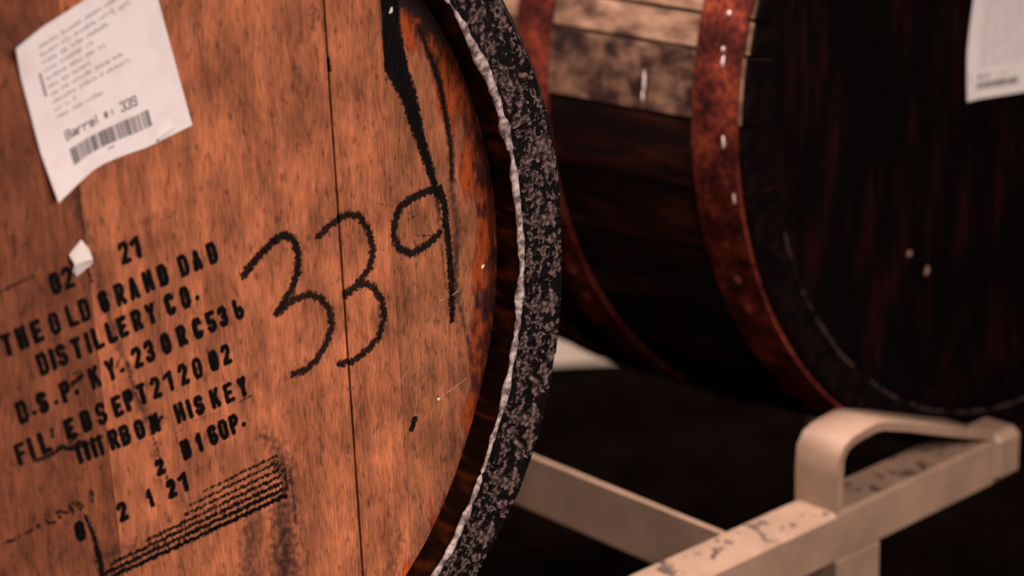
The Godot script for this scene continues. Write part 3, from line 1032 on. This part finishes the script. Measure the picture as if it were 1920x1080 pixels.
	for f in [[-111, -127, 2.4, 1.2], [-90.5, -145, 2.2, 1.9]]:
		var st := new_st()
		dome(st, Vector3(f[0] * MM, f[1] * MM, -REC), Vector3(0, 0, 1), f[2] * MM, 0.0008, Vector3(0.35, 1.0, 0).normalized() * f[3])
		part("wax_fleck", [st], [mat(Color8(150, 120, 110), 0.5)], b2)
	# ---------- paper on the heads
	var shiny := mat(Color8(240, 238, 235), 0.3, 0.2)
	var z1 := -REC + 0.0012
	var sheet := paper("paper_label", "white printed paper label with a barcode, stapled askew above the black stencil", C1, TH,
		[Vector2(-0.0290, 0.1440), Vector2(0.0400, 0.1730), Vector2(0.0552, 0.0950), Vector2(-0.0192, 0.0765)], z1,
		func(u: float, v: float) -> Array:
			var corner := maxf(0.0, 1.0 - u * 3.2) * maxf(0.0, (v - 0.72) / 0.28)
			var topc := maxf(0.0, 1.0 - u * 5.0) * maxf(0.0, 1.0 - v * 5.0)
			return [0.004 * corner + 0.003 * topc + 0.0006 * sin(u * 5.0), Vector2(0.001 * corner, -0.0035 * corner - 0.001 * topc + (0.0024 * sin(PI * minf(u * 1.5, 1.0)) * v * v))], label_image_one())
	staple(sheet, Vector2(0.0405, 0.0935), z1 + 0.0006, 24, shiny)
	var z2 := -REC + 0.0012
	paper("paper_label", "white printed paper label on the dark head of the farther barrel", C2, TH2,
		[Vector2(-0.0475, 0.0760), Vector2(0.0250, 0.0740), Vector2(0.0230, -0.0180), Vector2(-0.0560, -0.0150)], z2,
		func(u: float, v: float) -> Array:
			var corner := maxf(0.0, 1.0 - u * 4.0) * maxf(0.0, (v - 0.6) / 0.4)
			return [0.003 * corner, Vector2(-0.0024 * sin(PI * clampf(v, 0.0, 1.0)) * (1.0 - u), -0.0004)], label_image_two())
	scrap(Vector3(0, 0, -REC), mat(Color8(226, 214, 206), 0.7))
	rack()

func scrap(base: Vector3, m: Material) -> void:
	off = base + Vector3(-0.0100, 0.0380, 0)
	var o := thing("paper_scrap", "torn folded scrap of white paper stuck just above the stencilled letters", "paper scrap", C1 + Basis(Vector3.UP, TH) * off, TH)
	var z := base.z
	var c := [Vector2(-0.0072, 0.0530), Vector2(-0.0040, 0.0480), Vector2(-0.0042, 0.0440), Vector2(-0.0133, 0.0432), Vector2(-0.0142, 0.0474), Vector2(-0.0034, 0.0412), Vector2(-0.0113, 0.0364), Vector2(-0.0136, 0.0396)]
	var lift := [0.0008, 0.0012, 0.0040, 0.0040, 0.0014, 0.0020, 0.0006, 0.0016]
	var up := []
	var dn := []
	for k in [0, 1, 2, 3, 4]:
		up.append(Vector3(c[k].x, c[k].y, z + lift[k]))
	for k in [3, 2, 5, 6, 7]:
		dn.append(Vector3(c[k].x, c[k].y, z + lift[k]))
	for f in [["upper_fold", up], ["lower_fold", dn]]:
		var st := new_st()
		var p: Array = f[1]
		for k in 3:
			for s in [0.0, -0.0003]:
				var q := [p[0], p[k + 1], p[k + 2]]
				for i in 3:
					q[i] = q[i] + Vector3(0, 0, s)
				tri(st, q, [Vector2.ZERO, Vector2.RIGHT, Vector2.DOWN], Vector3(0, 0, 1.0 if s == 0.0 else -1.0))
		part(f[0], [st], [m], o)

func strip_lamp(label: String, at: Vector3, turn: float, size: Vector2, energy: float, c: Color) -> void:
	var length := size.x
	var width := size.y
	off = Vector3.ZERO
	var o := thing("strip_lamp", label, "lamp", at, turn, "")
	var house := new_st()
	box(house, Vector3(-length / 2 - 0.02, 0.012, -width / 2 - 0.02), Vector3(length / 2 + 0.02, 0.07, width / 2 + 0.02), 0.006)
	part("housing", [house], [mat(Color8(190, 186, 180), 0.5)], o)
	var tube := new_st()
	box(tube, Vector3(-length / 2, 0.0, -width / 2), Vector3(length / 2, 0.012, width / 2), 0.003)
	var glow := mat(Color8(240, 236, 230), 0.5)
	glow.emission_enabled = true
	glow.emission = c
	glow.emission_energy_multiplier = 0.8
	part("diffuser", [tube], [glow], o)
	for s in [-1.0, 1.0]:
		var rod := new_st()
		box(rod, Vector3(s * length * 0.4 - 0.004, 0.07, -0.004), Vector3(s * length * 0.4 + 0.004, 2.9 - at.y, 0.004), 0.001)
		part("hanging_rod", [rod], [mat(Color8(90, 86, 82), 0.5, 0.5)], o)
	var l := AreaLight3D.new()
	l.name = "strip_light"
	l.area_size = Vector2(length, width)
	l.light_energy = energy
	l.light_color = c
	l.area_normalize_energy = true
	l.shadow_enabled = true
	l.area_range = 12.0
	l.position = Vector3(0, -0.004, 0)
	l.rotation.x = -PI / 2
	o.add_child(l)

func rack() -> void:
	off = Vector3.ZERO
	var ry := 0.5 + (H - 0.5404 - 0.5)          # top of the front rail above the floor
	var rn := -0.0395
	var s := 0.0385
	# the rack's own axes are those of barrel 1: x along the barrels' ends, z towards the camera side
	var o := thing("barrel_rack", "tan painted steel barrel rack with a bent flat strap welded on its front rail", "rack", Vector3(C1.x, 0, C1.z), TH)
	var paint := mat(Color.WHITE, 0.42)
	paint.albedo_texture = tex(rack_image(false))
	paint.uv1_scale = Vector3(2, 8, 1)
	var worn := mat(Color.WHITE, 0.38)
	worn.albedo_texture = tex(rack_image(true))
	worn.uv1_scale = Vector3(2, 8, 1)
	var st := new_st()
	var top := new_st()
	box(st, Vector3(0.16, ry - s, rn - s), Vector3(0.7535, ry, rn), 0.0025, top)
	part("front_rail", [st, top], [paint, worn], o)
	for px in [0.5610, 0.17]:
		st = new_st()
		box(st, Vector3(px, 0.0, rn - s + 0.001), Vector3(px + 0.050, ry - s, rn - 0.0005), 0.0008)
		part("post", [st], [paint], o)
	st = new_st()
	box(st, Vector3(0.4823, ry - 0.0494, -1.02), Vector3(0.4863, ry - 0.001, rn - s), 0.0015)
	part("side_rail", [st], [paint], o)
	st = new_st()
	box(st, Vector3(0.7545, ry - s - 0.001, -0.076), Vector3(0.7890, ry + 0.002, rn + 0.001), 0.006)
	part("side_rail", [st], [paint], o)
	# bent strap
	var path := [Vector2(0.5630, 0.0), Vector2(0.5628, 0.0265), Vector2(0.5643, 0.041), Vector2(0.5695, 0.0482), Vector2(0.5775, 0.0512), Vector2(0.5885, 0.0526), Vector2(0.6020, 0.0537), Vector2(0.6120, 0.0522), Vector2(0.6430, 0.0420), Vector2(0.6970, 0.0222), Vector2(0.7368, 0.0082), Vector2(0.7505, 0.0015)]
	st = new_st()
	var hw := 0.0032
	var prof := []
	for i in path.size():
		var d: Vector2 = (path[mini(i + 1, path.size() - 1)] - path[maxi(i - 1, 0)]).normalized()
		var nn := Vector2(-d.y, d.x)
		prof.append([path[i] + nn * hw, path[i] - nn * hw, nn])
	var dist := 0.0
	for i in path.size() - 1:
		var A: Array = prof[i]
		var B: Array = prof[i + 1]
		var l: float = path[i].distance_to(path[i + 1])
		var p := func(q: Vector2, z: float) -> Vector3: return Vector3(q.x, q.y + ry, z)
		var u0 := 0.3 + dist
		var u1 := u0 + l
		var na := Vector3(A[2].x, A[2].y, 0)
		var nb := Vector3(B[2].x, B[2].y, 0)
		quad(st, [p.call(A[0], rn), p.call(B[0], rn), p.call(B[0], rn - s), p.call(A[0], rn - s)], [Vector2(u0, 0), Vector2(u1, 0), Vector2(u1, s), Vector2(u0, s)], na, [na, nb, nb, na])
		quad(st, [p.call(A[1], rn), p.call(B[1], rn), p.call(B[1], rn - s), p.call(A[1], rn - s)], [Vector2(u0, 0.1), Vector2(u1, 0.1), Vector2(u1, s + 0.1), Vector2(u0, s + 0.1)], -na, [-na, -nb, -nb, -na])
		for z in [rn, rn - s]:
			quad(st, [p.call(A[0], z), p.call(B[0], z), p.call(B[1], z), p.call(A[1], z)], [Vector2(u0, 0.2), Vector2(u1, 0.2), Vector2(u1, 0.206), Vector2(u0, 0.206)], Vector3(0, 0, 1 if z == rn else -1))
		dist += l
	part("bent_strap", [st], [paint], o)
	for w in [[0.5585, 0.5675], [0.745, 0.753]]:
		st = new_st()
		for k in 6:
			dome(st, Vector3((w[0] + w[1]) / 2.0, ry - 0.0005, rn - s * (0.08 + 0.168 * k)), Vector3.UP, 0.0042, 0.0024)
		part("weld_bead", [st], [paint], o)
	# the low bearers that carry the barrels, with their legs
	var bear := mat(Color8(30, 24, 22), 0.7)
	var c1 := H - 0.26514
	for b in [[-0.15, -0.22, 0.14, c1 - 0.2985], [-0.62, -0.22, 0.22, c1 - 0.3100]]:
		bearer(o, b[0], b[1], b[2], b[3], 0.0, bear)
	for b in [[-0.80, 0.50, 1.50, c1 - 0.0053 - 0.3190]]:
		bearer(o, b[0], b[1], b[2], b[3], 0.0, bear)

func bearer(o: Node3D, z: float, x0: float, x1: float, top: float, _t: float, m: Material) -> void:
	var st := new_st()
	box(st, Vector3(x0, top - 0.03, z - 0.02), Vector3(x1, top, z + 0.02), 0.002)
	part("bearer", [st], [m], o)
	for x in [x0 + 0.02, x1 - 0.02]:
		st = new_st()
		box(st, Vector3(x - 0.018, 0, z - 0.018), Vector3(x + 0.018, top - 0.03, z + 0.018), 0.002)
		part("leg", [st], [m], o)
